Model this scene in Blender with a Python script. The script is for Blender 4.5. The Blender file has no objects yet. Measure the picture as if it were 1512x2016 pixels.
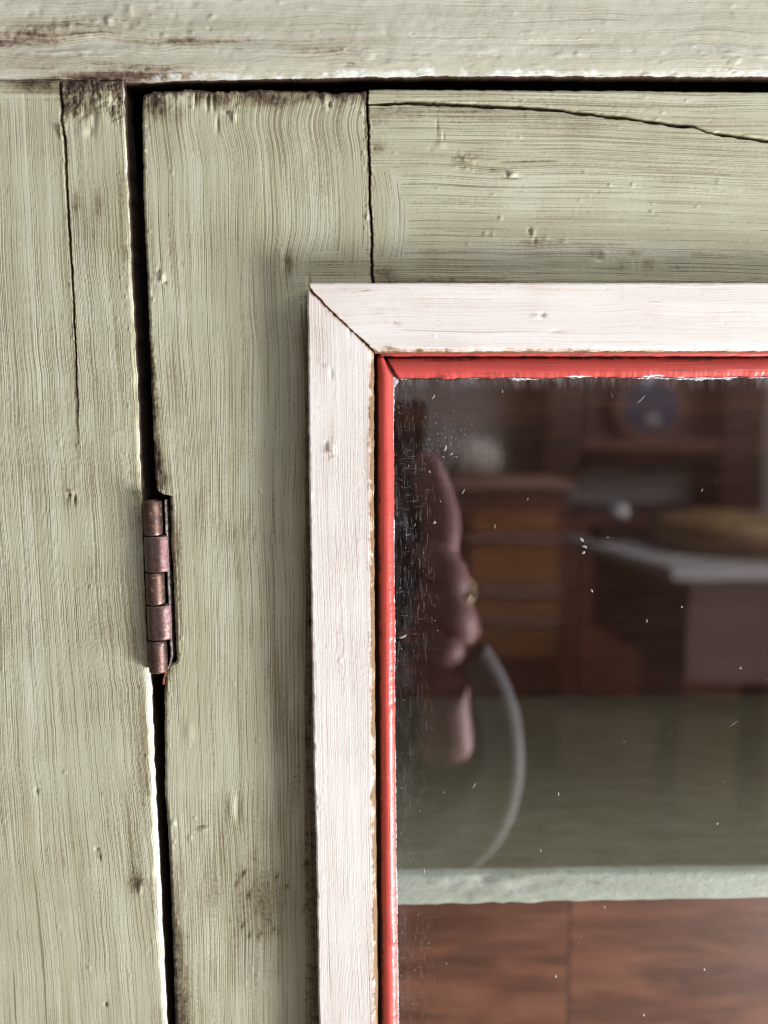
import bpy, bmesh, math, random
import numpy as np
from mathutils import Vector

# ------------------------------------------------------------------ camera, world, light
SC = bpy.context.scene
D = 0.22                     # lens to cabinet face, metres
FPX = 1466.0                 # focal length in photo pixels
PITCH = math.radians(6.1)
cam_d = bpy.data.cameras.new('camera'); cam = bpy.data.objects.new('camera', cam_d)
SC.collection.objects.link(cam); SC.camera = cam
cam.location = (0, -D, 0); cam.rotation_euler = (math.radians(90) - PITCH, 0, 0)
cam_d.sensor_fit = 'VERTICAL'; cam_d.sensor_height = 36.0; cam_d.sensor_width = 27.0
cam_d.lens = FPX / 2016 * 36.0
cam_d.clip_start = 0.01; cam_d.clip_end = 50
cam_d.dof.use_dof = True; cam_d.dof.focus_distance = D + .0015; cam_d.dof.aperture_fstop = 5.6

w = bpy.data.worlds.new('World'); SC.world = w; w.use_nodes = True
bg = w.node_tree.nodes['Background']; bg.inputs[0].default_value = (1.0, 0.94, 0.78, 1); bg.inputs[1].default_value = 0.20

def area(name, loc, aim, sx, sy, power, col):
    l = bpy.data.lights.new(name, 'AREA'); l.shape = 'RECTANGLE'; l.size = sx; l.size_y = sy
    l.energy = power; l.color = col
    o = bpy.data.objects.new(name, l); SC.collection.objects.link(o); o.location = loc
    o.rotation_euler = (Vector(aim) - Vector(loc)).to_track_quat('-Z', 'Y').to_euler()
    return o
area('window_light', (1.28, -0.50, -0.84), (0, 0, 0), 0.46, 0.50, 61, (1.0, 0.99, 0.965))
area('mirrored_room_fill', (1.7, -1.0, 1.0), (1.0, -3.0, -0.6), 1.2, 1.2, 95, (1.0, 0.97, 0.93))  # added fill for the mirrored furniture, its window is made up
area('overhead_fill', (0.45, -0.80, 1.55), (0, 0, 0), 0.6, 0.6, 13, (0.96, 0.98, 1.0))  # added fill with no visible source, softens the grazing window light
SC.view_settings.view_transform = 'Standard'; SC.view_settings.look = 'None'
SC.view_settings.exposure = 0.0; SC.view_settings.gamma = 1.0
SC.cycles.use_denoising = True; SC.cycles.pixel_filter_type = 'BLACKMAN_HARRIS'; SC.cycles.filter_width = 1.1
SC.cycles.max_bounces = 8; SC.cycles.transparent_max_bounces = 12
SC.cycles.caustics_reflective = False; SC.cycles.caustics_refractive = False

# ------------------------------------------------------------------ measuring: photo pixel + depth -> place
ca, sa = math.cos(PITCH), math.sin(PITCH)
def P(px, py, y=0.0):
    """world X, Z of the spot on the vertical plane at depth y that the photo shows at (px, py)"""
    rx = px - 756.0; u = 1008.0 - py
    dy = FPX*ca + u*sa; dz = -FPX*sa + u*ca
    t = (y + D) / dy
    return rx*t, dz*t
GY = 0.004                                  # depth of the glass
def PR(px, py, depth):
    """a thing in the room that the glass mirrors at (px, py), standing 'depth' in front of the glass"""
    x, z = P(px, py, GY + depth)
    return Vector((x, GY - depth, z))

# ------------------------------------------------------------------ numpy noise
def _h(ix, iy, s):
    n = (ix.astype(np.int64)*374761393 + iy.astype(np.int64)*668265263 + s*1442695041) & 0xffffffff
    n = ((n ^ (n >> 13)) * 1274126177) & 0xffffffff
    n = (n ^ (n >> 16)) & 0xffff
    return n / 32767.5 - 1.0
def vn(x, y, s=0):
    x = np.asarray(x, float); y = np.asarray(y, float)
    x, y = np.broadcast_arrays(x, y)
    ix = np.floor(x); iy = np.floor(y); fx = x-ix; fy = y-iy
    fx = fx*fx*(3-2*fx); fy = fy*fy*(3-2*fy)
    a = _h(ix, iy, s); b = _h(ix+1, iy, s); c = _h(ix, iy+1, s); d = _h(ix+1, iy+1, s)
    return (a*(1-fx)+b*fx)*(1-fy) + (c*(1-fx)+d*fx)*fy
def fbm(x, y, s=0, o=4):
    r = 0; a = 1.0; t = 0
    for k in range(o):
        r = r + a*vn(x*2**k, y*2**k, s+17*k); t += a; a *= .5
    return r/t
def G(x, y, cx, cy, sx, sy): return np.exp(-((x-cx)/sx)**2 - ((y-cy)/sy)**2)
def ss(a, b, x):
    t = np.clip((x-a)/(b-a), 0, 1); return t*t*(3-2*t)
def dist_poly(x, y, pts):
    best = np.full(x.shape, 1e9)
    for (x0, y0), (x1, y1) in zip(pts[:-1], pts[1:]):
        dx, dy = x1-x0, y1-y0; t = np.clip(((x-x0)*dx+(y-y0)*dy)/(dx*dx+dy*dy), 0, 1)
        best = np.minimum(best, np.hypot(x-x0-t*dx, y-y0-t*dy))
    return best
MM = 0.001
def crumbs(X, Y, n, box, seed, amp=.3, size=2.2, line=None, spread=5., asp=1.):
    """small raised blobs and pits of old paint"""
    rg = np.random.RandomState(seed); out = np.zeros(X.shape)
    for _ in range(n):
        cy = rg.uniform(box[2], box[3]); cx = rg.uniform(box[0], box[1])
        if line is not None: cx = np.interp(cy, line[0], line[1]) + rg.normal()*spread
        r_ = size*rg.uniform(.5, 1.5); a = amp*rg.uniform(-.7, 1.)
        m = (np.abs(X-cx) < 4*r_*asp+2) & (np.abs(Y-cy) < 4*r_/asp+4)
        if m.any(): out[m] += a*np.exp(-((X[m]-cx)/(r_*asp))**2 - ((Y[m]-cy)/(r_/asp*rg.uniform(.8, 2.)))**2)
    return out

# ------------------------------------------------------------------ object helpers
COL = SC.collection
def link(o, parent=None):
    COL.objects.link(o)
    if parent is not None: o.parent = parent
    return o
def empty(name, loc=(0, 0, 0), parent=None):
    o = bpy.data.objects.new(name, None); o.empty_display_size = .02; o.location = loc
    return link(o, parent)
def tag(o, label=None, cat=None, group=None, kind=None):
    if label: o['label'] = label
    if cat: o['category'] = cat
    if group: o['group'] = group
    if kind: o['kind'] = kind
    return o
def mesh_obj(name, verts, faces, mat, parent=None, smooth=True):
    me = bpy.data.meshes.new(name)
    if isinstance(verts, np.ndarray):
        me.vertices.add(len(verts)); me.vertices.foreach_set('co', verts.astype(np.float32).ravel())
        n = len(faces); me.loops.add(n*4); me.polygons.add(n)
        me.loops.foreach_set('vertex_index', faces.astype(np.int32).ravel())
        me.polygons.foreach_set('loop_start', np.arange(0, n*4, 4, dtype=np.int32))
        me.update(calc_edges=True)
    else:
        me.from_pydata([tuple(v) for v in verts], [], faces)
    me.polygons.foreach_set('use_smooth', [smooth]*len(me.polygons))
    me.materials.append(mat); me.update()
    return link(bpy.data.objects.new(name, me), parent)
def bm_obj(name, bm, mat, parent=None, smooth=False):
    me = bpy.data.meshes.new(name); bm.normal_update(); bm.to_mesh(me); bm.free(); me.materials.append(mat)
    me.polygons.foreach_set('use_smooth', [smooth]*len(me.polygons))
    return link(bpy.data.objects.new(name, me), parent)
def box_bm(bm, x0, x1, y0, y1, z0, z1, bev=0.0):
    r = bmesh.ops.create_cube(bm, size=1)
    for v in r['verts']:
        v.co = Vector(((x0+x1)/2+v.co.x*(x1-x0), (y0+y1)/2+v.co.y*(y1-y0), (z0+z1)/2+v.co.z*(z1-z0)))
    if bev:
        es = list({e for v in r['verts'] for e in v.link_edges})
        bmesh.ops.bevel(bm, geom=es, offset=bev, segments=2, affect='EDGES', profile=.6)
def box(name, b, mat, parent=None, bev=0.0, smooth=False):
    bm = bmesh.new(); box_bm(bm, *b, bev=bev); return bm_obj(name, bm, mat, parent, smooth)

def panel(name, parent, mat, X, Y, H, depth, y0, flow=None, flow2=None, blend=None, wear=None, pale=None, vert=True, seed=0., gap_shade=1.6):
    """a sheet of wood measured in photo pixels (X, Y), relief H in mm toward the viewer, with its edges turned back by depth mm"""
    def pad(a, v=None):
        b = np.pad(a, 3, mode='edge')
        return b
    Xp, Yp, Hp = pad(X), pad(Y), pad(H)
    wx, wz = P(Xp, Yp, y0)
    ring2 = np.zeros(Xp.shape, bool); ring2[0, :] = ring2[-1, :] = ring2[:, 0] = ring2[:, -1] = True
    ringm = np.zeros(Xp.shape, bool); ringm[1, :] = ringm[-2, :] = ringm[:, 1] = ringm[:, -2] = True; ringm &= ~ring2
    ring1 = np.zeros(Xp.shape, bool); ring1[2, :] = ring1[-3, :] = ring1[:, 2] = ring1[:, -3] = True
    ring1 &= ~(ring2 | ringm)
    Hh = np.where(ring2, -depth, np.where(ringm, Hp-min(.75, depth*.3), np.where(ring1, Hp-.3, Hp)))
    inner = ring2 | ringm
    V = np.stack([wx, y0 - Hh*MM, wz], -1).reshape(-1, 3)
    r, c = Xp.shape
    idx = np.arange(r*c).reshape(r, c)
    F = np.stack([idx[1:, :-1], idx[1:, 1:], idx[:-1, 1:], idx[:-1, :-1]], -1).reshape(-1, 4)
    o = mesh_obj(name, V, F, mat, parent)
    me = o.data
    fx, fz = P(X, Y, y0); fx = fx/MM; fz = fz/MM
    if flow is None: flow = (fx, fz) if vert else (fz, fx)
    if flow2 is None: flow2 = (flow[1], flow[0])
    z = np.zeros(X.shape)
    def vec(nm, a, b):
        d = np.stack([pad(a+z), pad(b+z), np.full(Xp.shape, seed)], -1).astype(np.float32)
        me.attributes.new(nm, 'FLOAT_VECTOR', 'POINT').data.foreach_set('vector', d.ravel())
    vec('flow', *flow); vec('flow2', *flow2)
    for nm, a in (('blend', blend), ('wear', wear), ('pale', pale)):
        a = z if a is None else a+z
        me.attributes.new(nm, 'FLOAT', 'POINT').data.foreach_set('value', np.where(inner, gap_shade if nm == 'wear' else 0., pad(a)).astype(np.float32).ravel())  # turned-back side walls are painted dark, standing in for shade in the gaps
    return o
def steps(*segs):
    """(start, stop, step) runs joined"""
    out = []
    for a, b, s in segs:
        n = max(1, int(round((b-a)/s))); out += list(a + (b-a)*np.arange(n)/n)
    out.append(segs[-1][1]); return np.array(out, float)

# ------------------------------------------------------------------ materials
class NT:
    def __init__(s, name):
        s.m = bpy.data.materials.new(name); s.m.use_nodes = True
        s.t = s.m.node_tree; s.t.nodes.clear()
        s.out = s.t.nodes.new('ShaderNodeOutputMaterial')
    def n(s, ty, **k):
        nd = s.t.nodes.new(ty)
        for a, v in k.items(): setattr(nd, a, v)
        return nd
    def l(s, a, b): s.t.links.new(a, b)
    def put(s, sock, v):
        if isinstance(v, bpy.types.NodeSocket): s.l(v, sock)
        else: sock.default_value = v
    def m_(s, op, a, b=None, c=None, clamp=False):
        nd = s.n('ShaderNodeMath', operation=op, use_clamp=clamp)
        for i, v in enumerate((a, b, c)):
            if v is not None: s.put(nd.inputs[i], v)
        return nd.outputs[0]
    def vm(s, op, a, b):
        nd = s.n('ShaderNodeVectorMath', operation=op)
        s.put(nd.inputs[0], a); s.put(nd.inputs[1], b); return nd.outputs[0]
    def at(s, name, vec=False):
        nd = s.n('ShaderNodeAttribute', attribute_name=name); return nd.outputs['Vector' if vec else 'Fac']
    def pos(s): return s.n('ShaderNodeTexCoord').outputs['Object']
    def noise(s, v, scale=1., detail=3., rough=.55, dist=0.):
        nd = s.n('ShaderNodeTexNoise'); s.put(nd.inputs['Vector'], v)
        nd.inputs['Scale'].default_value = scale; nd.inputs['Detail'].default_value = detail
        nd.inputs['Roughness'].default_value = rough; nd.inputs['Distortion'].default_value = dist
        return nd.outputs['Fac']
    def mr(s, v, a, b, c=0., d=1., smooth=True):
        nd = s.n('ShaderNodeMapRange'); nd.interpolation_type = 'SMOOTHSTEP' if smooth else 'LINEAR'
        s.put(nd.inputs[0], v)
        for i, q in enumerate((a, b, c, d)): s.put(nd.inputs[i+1], q)
        return nd.outputs[0]
    def mix(s, f, a, b):
        nd = s.n('ShaderNodeMix', data_type='RGBA'); s.put(nd.inputs[0], f)
        for i, v in ((6, a), (7, b)):
            if isinstance(v, tuple): v = v + (1,) if len(v) == 3 else v
            s.put(nd.inputs[i], v)
        return nd.outputs[2]
    def mf(s, f, a, b):
        nd = s.n('ShaderNodeMix', data_type='FLOAT'); s.put(nd.inputs[0], f); s.put(nd.inputs[2], a); s.put(nd.inputs[3], b)
        return nd.outputs[0]
    def bsdf(s, col, rough=.6, metal=0., bump=None, bd=.0002, bs=1., spec=.5, coat=0.):
        p = s.n('ShaderNodeBsdfPrincipled')
        if isinstance(col, tuple) and len(col) == 3: col = col+(1,)
        s.put(p.inputs['Base Color'], col); s.put(p.inputs['Roughness'], rough); s.put(p.inputs['Metallic'], metal)
        p.inputs['Specular IOR Level'].default_value = spec; p.inputs['Coat Weight'].default_value = coat
        if bump is not None:
            b = s.n('ShaderNodeBump'); b.inputs['Strength'].default_value = bs; b.inputs['Distance'].default_value = bd
            s.put(b.inputs['Height'], bump); s.l(b.outputs[0], p.inputs['Normal'])
        s.l(p.outputs[0], s.out.inputs[0]); return p

def paint(name, base, light, glaze, dark, pale, lo=.44, hi=.60, gl_amt=.8, bd=.00022, rough=.5, spec=.4, fa=1.0, mott=1.0):
    """brushed paint over wood with a darker wax left in the brush grooves"""
    t = NT(name)
    def streak(flow):
        s1 = t.noise(t.vm('MULTIPLY', flow, (1.8*fa, .007, 1)), 1, 3, .62)
        s2 = t.noise(t.vm('MULTIPLY', t.vm('ADD', flow, (37., 0, 5.)), (.22, .009, 1)), 1, 2, .5)
        s3 = t.noise(t.vm('MULTIPLY', t.vm('ADD', flow, (91., 0, 9.)), (3.9*fa, .028, 1)), 1, 2, .5)
        s4 = t.noise(t.vm('MULTIPLY', t.vm('ADD', flow, (17., 0, 3.)), (.95*fa, .010, 1)), 1, 2, .5)
        return s1, s2, s3, s4
    f1, f2, bl = t.at('flow', True), t.at('flow2', True), t.at('blend')
    # slow sideways drift so no brush line is ruler straight
    drift = t.noise(t.pos(), 14, 2, .5)
    dr = t.n('ShaderNodeCombineXYZ'); t.l(t.m_('MULTIPLY_ADD', drift, 1.6, -.8), dr.inputs[0])
    f1 = t.vm('ADD', f1, dr.outputs[0]); f2 = t.vm('ADD', f2, dr.outputs[0])
    A, B = streak(f1), streak(f2)
    s1, s2, s3, s4 = [t.mf(bl, a, b) for a, b in zip(A, B)]
    m1 = t.noise(t.pos(), 45, 4, .6); m2 = t.noise(t.pos(), 900, 3, .6); m3 = t.noise(t.pos(), 210, 4, .62, .4)
    wear, pl = t.at('wear'), t.at('pale')
    ridge = t.m_('ADD', t.m_('ADD', t.m_('MULTIPLY', s1, .42), t.m_('MULTIPLY', s3, .44)), t.m_('MULTIPLY', m2, .14))
    val = t.m_('SUBTRACT', 1., ridge)
    val = t.m_('ADD', val, t.m_('MULTIPLY', t.m_('SUBTRACT', m1, .5), .09*mott))
    val = t.m_('ADD', val, t.m_('MULTIPLY', t.m_('SUBTRACT', s2, .5), .14))
    val = t.m_('ADD', val, t.m_('MULTIPLY', wear, .16))
    zone = t.noise(t.pos(), 24, 3, .6)
    amp = t.mr(zone, .32, .68, .65, 1.25)
    g = t.m_('MULTIPLY', t.mr(t.m_('ADD', val, t.m_('MULTIPLY_ADD', amp, .03, -.03)), lo, hi), t.m_('MULTIPLY_ADD', amp, .45, .55), clamp=True)
    col = t.mix(t.mr(s2, .3, .7), base, light)
    col = t.mix(t.mr(m1, .35, .75, 0., .28), col, t.mix(.5, base, glaze))
    col = t.mix(t.m_('MULTIPLY', g, gl_amt), col, glaze)
    line = t.m_('MULTIPLY', t.mr(s4, .668, .72), .55)
    col = t.mix(line, col, t.mix(.5, glaze, dark))
    s5 = t.mf(bl, t.noise(t.vm('MULTIPLY', f1, (1.1*fa, .11, 1)), 1, 3, .6), t.noise(t.vm('MULTIPLY', f2, (1.1*fa, .11, 1)), 1, 3, .6))
    dash = t.m_('MULTIPLY', t.mr(s5, .675, .75), .6)
    col = t.mix(dash, col, t.mix(.6, glaze, dark))
    m4 = t.noise(t.pos(), 560, 3, .6, .5)
    wn = t.m_('ADD', t.m_('ADD', t.m_('MULTIPLY_ADD', m3, 1.2, -.6), t.m_('MULTIPLY_ADD', m4, 1.5, -.75)), t.m_('MULTIPLY_ADD', ridge, -2.2, 1.1))
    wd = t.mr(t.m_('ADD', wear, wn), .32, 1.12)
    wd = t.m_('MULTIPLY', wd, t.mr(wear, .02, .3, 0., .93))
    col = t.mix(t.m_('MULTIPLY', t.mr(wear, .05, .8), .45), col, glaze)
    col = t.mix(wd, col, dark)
    pm = t.mr(t.m_('ADD', pl, t.m_('MULTIPLY', t.m_('SUBTRACT', m3, .5), 1.2)), .35, .7)
    pm = t.m_('MULTIPLY', pm, t.mr(pl, .03, .25))
    col = t.mix(pm, col, pale)
    grit = t.noise(t.pos(), 2300, 2, .6)
    h = t.m_('ADD', t.m_('ADD', t.m_('MULTIPLY', s1, .34), t.m_('ADD', t.m_('MULTIPLY', s3, .62), t.m_('MULTIPLY_ADD', g, -.10, t.m_('MULTIPLY', grit, .10)))), t.m_('ADD', t.m_('MULTIPLY', m2, .22), t.m_('MULTIPLY', m3, t.m_('MULTIPLY_ADD', wear, 1.6, .12))))
    h = t.m_('SUBTRACT', t.m_('MULTIPLY', h, amp), t.m_('MULTIPLY', t.m_('ADD', dash, line), .35))
    t.bsdf(col, t.mf(wd, rough, .75), bump=h, bd=bd*1.02, bs=1., spec=spec)
    return t.m

GREEN = paint('sage_paint', (.418, .418, .302), (.54, .552, .445), (.195, .148, .076), (.040, .022, .018), (.62, .65, .62), lo=.50, hi=.585, gl_amt=.66)
HEADP = paint('header_paint', (.44, .445, .36), (.55, .565, .49), (.30, .215, .14), (.07, .04, .03), (.70, .74, .73), lo=.50, hi=.70, gl_amt=.75, fa=.8)
WHITE = paint('white_paint', (.74, .71, .70), (.82, .805, .815), (.55, .38, .29), (.16, .09, .035), (.9, .9, .9), lo=.50, hi=.68, gl_amt=.60, bd=.00012, fa=1.3)
RED = paint('red_paint', (.53, .075, .066), (.61, .105, .094), (.36, .022, .022), (.05, .008, .010), (.86, .80, .84), lo=.53, hi=.76, gl_amt=.7, bd=.00010, rough=.30, spec=.6)

def simple(name, col, rough=.6, metal=0., var=.0, scale=30., stretch=(1, 1, 1), col2=None, bump=0., spec=.5):
    t = NT(name)
    v = t.vm('MULTIPLY', t.pos(), stretch)
    n1 = t.noise(v, scale, 5, .6, .3)
    c = t.mix(t.mr(n1, .3, .7), tuple(col), tuple(col2 or [c*(1-var) for c in col]))
    t.bsdf(c, rough, metal, bump=n1 if bump else None, bd=bump or .0001, spec=spec)
    return t.m

# =================================================================== the cabinet
cab = empty('cabinet', (0, 0, 0))
tag(cab, 'sage green painted old wooden cabinet with brushed wax finish and glazed door', 'cabinet')

# --- face stile on the left (fixed frame of the cabinet)
ey = np.array([150, 158, 241, 408, 547, 765, 929, 975, 985, 1055, 1200, 1308, 1320, 1526, 1772, 2016, 2600.])
eEnd = np.array([242, 242, 245, 253, 258, 270, 275, 278, 279, 281, 286, 292, 295, 303, 315, 327, 356.])
eCh = np.array([3, 3, 4, 5, 5, 6, 5, 4, 1.5, 1.5, 1.5, 2, 11, 9, 11, 8, 8.])
cy_ = np.array([150, 165, 230, 269, 408, 547, 724, 838, 930, 1100, 2600.])
cx_ = np.array([119, 119, 121, 127, 133, 142.5, 149.5, 154, 157, 160, 210.])
U = steps((-700, -60, 40), (-60, 0, 6), (0, 120, 2.2), (120, 126, 1.2), (126, 134, .8), (134, 150, 2), (150, 226, 2.2), (226, 262, 1.2))
Vv = steps((152, 300, 1.8), (300, 2020, 2.8), (2020, 2600, 40))
u, v = np.meshgrid(U, Vv)
edge = np.interp(v, ey, eEnd) + 1.2*vn(v*.05, v*0, 3) + .35*vn(v*.23, v*0, 4)
topy = 160 - 3*(u/240) + 1.5*vn(u*.12, u*0, 8)
crack = np.interp(v, cy_, cx_) + .8*vn(v*.06, v*0, 9) + .5*vn(v*.3, v*0, 10)
X = np.where(u < 0, u, np.where(u < 130, u/130*crack, crack + (u-130)/(262-130)*(edge-crack)))
Y = np.where(v < 300, topy + (v-152)/(148)*(300-topy), v)
dR = edge - X
ch = np.interp(Y, ey, eCh) * (1 + .18*vn(Y*.04, Y*0, 12))
H = -np.clip(1-dR/ch, 0, 1)*ch*.15*np.interp(Y, [0, 1000, 1300, 3000], [.45, .45, .6, .6])
H += -.25*np.clip(1-(Y-topy)/5, 0, 1)**2
cd = np.abs(X-crack); cw = np.interp(Y, [150, 260, 560, 780, 900, 1000], [2.3, 2.3, 1.8, 1.3, .8, .2])
H -= 1.6*np.exp(-(cd/np.maximum(cw*1.1, .3))**4)*ss(840, 700, Y)
H += .09*np.exp(-((X-crack+6)/4.)**2)*ss(900, 500, Y)*ss(180, 260, Y)      # raised lip of paint beside the crack
H += .10*fbm(X*.02, Y*.004, 5, 3) + .014*fbm(X*.16, Y*.012, 6, 2)
H += crumbs(X, Y, 70, (0, 270, 160, 2016), 1, .28) + crumbs(X, Y, 90, (0, 0, 160, 2016), 2, .30, 1.8, (ey, eEnd-16), 6.) + crumbs(X, Y, 50, (0, 0, 160, 900), 3, .3, 2.0, (cy_, cx_), 4.)
rough_top = ss(262, 200, Y + 22*vn(X*.03, Y*0, 20))*ss(112, 124, X)*(X < 250)
H += rough_top*(.7*fbm(X*.09, Y*.07, 21, 4)+.35*fbm(X*.2, Y*.18, 22, 2)-.25)
H += .9*G(X, Y, 122, 258, 4.5, 12) + .25*G(X, Y, 160, 262, 12, 8) - .5*G(X, Y, 176, 258, 6, 11) - .4*G(X, Y, 185, 225, 6, 40)
H += .5*G(X, Y, 141, 968, 6, 3) - .9*G(X, Y, 135, 975, 3, 5) - .9*G(X, Y, 146, 985, 3, 9)       # small knot
for (a, b, k, sx, sy) in ((72, 1558, -.5, 3, 6), (128, 1520, .3, 3, 3), (190, 1672, -.5, 4, 3), (196, 1688, -.4, 3, 7), (268, 1738, -.5, 9, 9), (276, 1750, .5, 4, 8), (208, 1978, -.7, 2.5, 4), (176, 1905, .25, 3, 3), (116, 872, .25, 3, 5), (188, 1150, .22, 3, 3)):
    H += k*G(X, Y, a, b, sx, sy)
wear = .95*rough_top*(.75+.5*vn(X*.05, Y*.05, 24)) + .55*ss(205, 165, Y)*ss(0, 60, X)*ss(125, 100, X) + .35*ss(190, 165, Y)
wear += .55*G(X, Y, 150, 400, 9, 22) + .50*G(X, Y, 195, 400, 8, 26) + .35*G(X, Y, 175, 450, 40, 70) + .3*G(X, Y, 240, 400, 8, 120)
wear += 1.1*np.exp(-((X-crack)/3.2)**2)*ss(990, 760, Y) + .5*G(X, Y, -2, 225, 6, 30)
wear += .55*G(X, Y, 268, 1735, 12, 22) + .6*G(X, Y, 140, 985, 8, 14) + .30*G(X, Y, 280, 1500, 12, 180) + .35*G(X, Y, 262, 1680, 16, 120) + .22*G(X, Y, 225, 1100, 60, 260)
wear += .25*ss(14, 2, dR-ch)*ss(.0, .5, vn(Y*.02, Y*0, 31)) + .7*G(X, Y, 72, 1558, 3, 5) + .7*G(X, Y, 196, 1684, 5, 9) + .9*G(X, Y, 208, 1978, 3, 5)
pale = .75*ss(1.0, .3, dR/ch)*(.45+.55*ss(1280, 1320, Y)+.3*vn(Y*.02, Y*0, 35))
fx, fz = P(X, Y, 0); fx = fx/MM; fz = fz/MM
sw = .8*G(X, Y, 275, 1740, 30, 60)*np.sign(Y-1740) + .7*fbm(X*.008, Y*.006, 33, 2)
tilt = (edge-290)*.15
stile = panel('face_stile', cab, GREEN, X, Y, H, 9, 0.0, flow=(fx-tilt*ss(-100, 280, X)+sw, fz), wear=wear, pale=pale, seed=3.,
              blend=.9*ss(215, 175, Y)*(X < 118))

# --- header rail across the top
U = steps((-700, -40, 50), (-40, 1530, 2.6), (1530, 2400, 50))
Vv = steps((-500, -40, 40), (-40, 60, 4), (60, 140, 2.2), (140, 152, 1.0))
u, v = np.meshgrid(U, Vv)
bot = np.interp(u, [-700, 0, 120, 240, 300, 330, 450, 600, 700, 900, 1512, 2400], [180, 163, 160, 158, 157.5, 155, 152, 149, 147, 144, 146, 150])
bot = bot + 1.1*vn(u*.05, u*0, 41) + .6*vn(u*.2, u*0, 42) + 1.5*G(u, v*0, 290, 0, 8, 1)
X = u; Y = np.where(v > 60, 60 + (v-60)/92*(bot-60), v)
dB = bot - Y
g1 = 84 + 3*vn(X*.01, X*0, 43)
dBs = np.interp(u, [-700, 0, 120, 240, 300, 330, 450, 600, 700, 900, 1512, 2400], [180, 163, 160, 158, 157.5, 155, 152, 149, 147, 144, 146, 150]) - Y
r = 34.
H = -1.25*np.clip(1-dBs/r, 0, 1)**2.0
H -= .45*np.exp(-((Y-g1)/10.)**2)*(.5+.6*vn(X*.008, X*0, 44)) + .25*ss(70, 20, Y)
H += .10*fbm(X*.005, Y*.03, 45, 3) + .10*fbm(X*.05, Y*.10, 46, 3)
H += .24*ss(.15, .6, fbm(X*.018, Y*.09, 47, 3))*ss(80, 105, Y) + .20*ss(.25, .6, fbm(X*.03, Y*.06, 48, 3))*ss(70, 30, Y)*ss(500, 60, X)
H += crumbs(X, Y, 160, (0, 1512, 0, 150), 11, .30, 3., asp=1.8) + crumbs(X, Y, 70, (0, 420, 5, 70), 12, .4, 4.5, asp=1.5)
wear = .66*np.exp(-((Y-g1+3)/10.)**2)*ss(900, 150, X)*(.7+.6*vn(X*.013, X*0, 49)) + .35*G(X, Y, 60, 55, 90, 20)
wear += .3*ss(.0, .5, fbm(X*.006, Y*.06, 55, 3))*ss(1100, 100, X)
wear += .75*G(X, Y, 240, 148, 170, 12) + .5*ss(10, 2, dB)*ss(300, 200, X) + .45*G(X, Y, 640, 100, 70, 10) + .35*G(X, Y, 690, 128, 50, 10)
wear += .4*G(X, Y, 470, 2, 12, 4) + .25*G(X, Y, 700, 78, 260, 6) + .3*ss(.3, .7, fbm(X*.008, Y*.08, 50, 3))*ss(900, 200, X)
wear += .5*G(X, Y, 1040, 63, 14, 3)
pale = .20*ss(96, 112, Y)*(.6+1.2*fbm(X*.01, Y*.05, 51, 3))*ss(60, 320, X+0*Y) + .35*ss(20, 5, dB)*ss(260, 330, X)
fx, fz = P(X, Y, 0)
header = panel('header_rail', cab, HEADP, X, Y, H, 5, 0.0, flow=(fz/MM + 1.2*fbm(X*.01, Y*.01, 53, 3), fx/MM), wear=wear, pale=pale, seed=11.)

# --- the door
door = empty('door', (0, 0, 0), cab)
jy = np.array([170, 205, 240, 330, 400, 450, 480, 510, 553, 2600.]); jx = np.array([724, 722, 724, 727, 727, 731, 733, 731, 733, 733.])
def joint(v): return np.interp(v, jy, jx) + .9*vn(v*.10, v*0, 61) + .6*vn(v*.33, v*0, 62)
ly = np.array([165, 185, 241, 408, 547, 765, 929, 966, 973, 976, 1074, 1148, 1247, 1300, 1306, 1314, 1330, 1526, 1600, 1772, 2016, 2600.])
lx = np.array([281, 279, 278, 281, 288, 296, 302, 306, 318, 333, 336, 340, 344, 346, 344, 326, 322, 323, 326, 336, 344, 372.])
U = steps((270, 282, 1.0), (282, 330, 2.0), (330, 610, 2.3), (610, 712, 4), (712, 727, 1.4))
Vv = steps((172, 260, 1.7), (260, 560, 2.2), (560, 960, 2.8), (960, 985, 1.2), (985, 1296, 2.8), (1296, 1330, 1.4), (1330, 2020, 2.8), (2020, 2600, 40))
u, v = np.meshgrid(U, Vv)
L = np.interp(v, ly, lx) + .8*vn(v*.07, v*0, 63) + .6*vn(v*.3, v*0, 64) + 1.6*G(v, v*0, 1640, 0, 12, 1) - 2.0*G(v, v*0, 1560, 0, 20, 1)
R = joint(v) - 1.4
X = L + (u-270)/(727-270)*(R-L)
top = np.interp(X, [270, 290, 330, 380, 420, 520, 600, 640, 655, 700, 727], [184, 178, 175, 171, 176, 173, 175, 178, 181, 177, 176]) + 1.5*vn(X*.11, X*0, 65) + 1.3*vn(X*.35, X*0, 66)
Y = np.where(v < 300, top + (v-172)/128*(300-top), v)
dL, dR, dT = X-L, R-X, Y-top
def rnd(d, r): return (r - np.sqrt(np.maximum(r*r - np.clip(r-d, 0, r)**2, 0)))*.15
H = -rnd(dL, 9.) - rnd(dR, 3.) - rnd(dT, 12.)*1.2
H += .12*fbm(X*.012, Y*.004, 67, 3) + .016*fbm(X*.16, Y*.014, 68, 2)
H += crumbs(X, Y, 90, (300, 720, 180, 2016), 4, .26) + crumbs(X, Y, 130, (0, 0, 170, 2016), 5, .34, 2.0, (ly, lx+8), 6.) + crumbs(X, Y, 60, (0, 0, 176, 553), 6, .3, 2.0, (jy, jx-5), 4.) + crumbs(X, Y, 60, (285, 720, 176, 215), 7, .4, 3.)
topz = ss(222, 186, Y + 16*vn(X*.02, Y*0, 69)) + .5*G(X, Y, 330, 215, 60, 20)
H += topz*(.30*fbm(X*.06, Y*.06, 70, 4))
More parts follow.
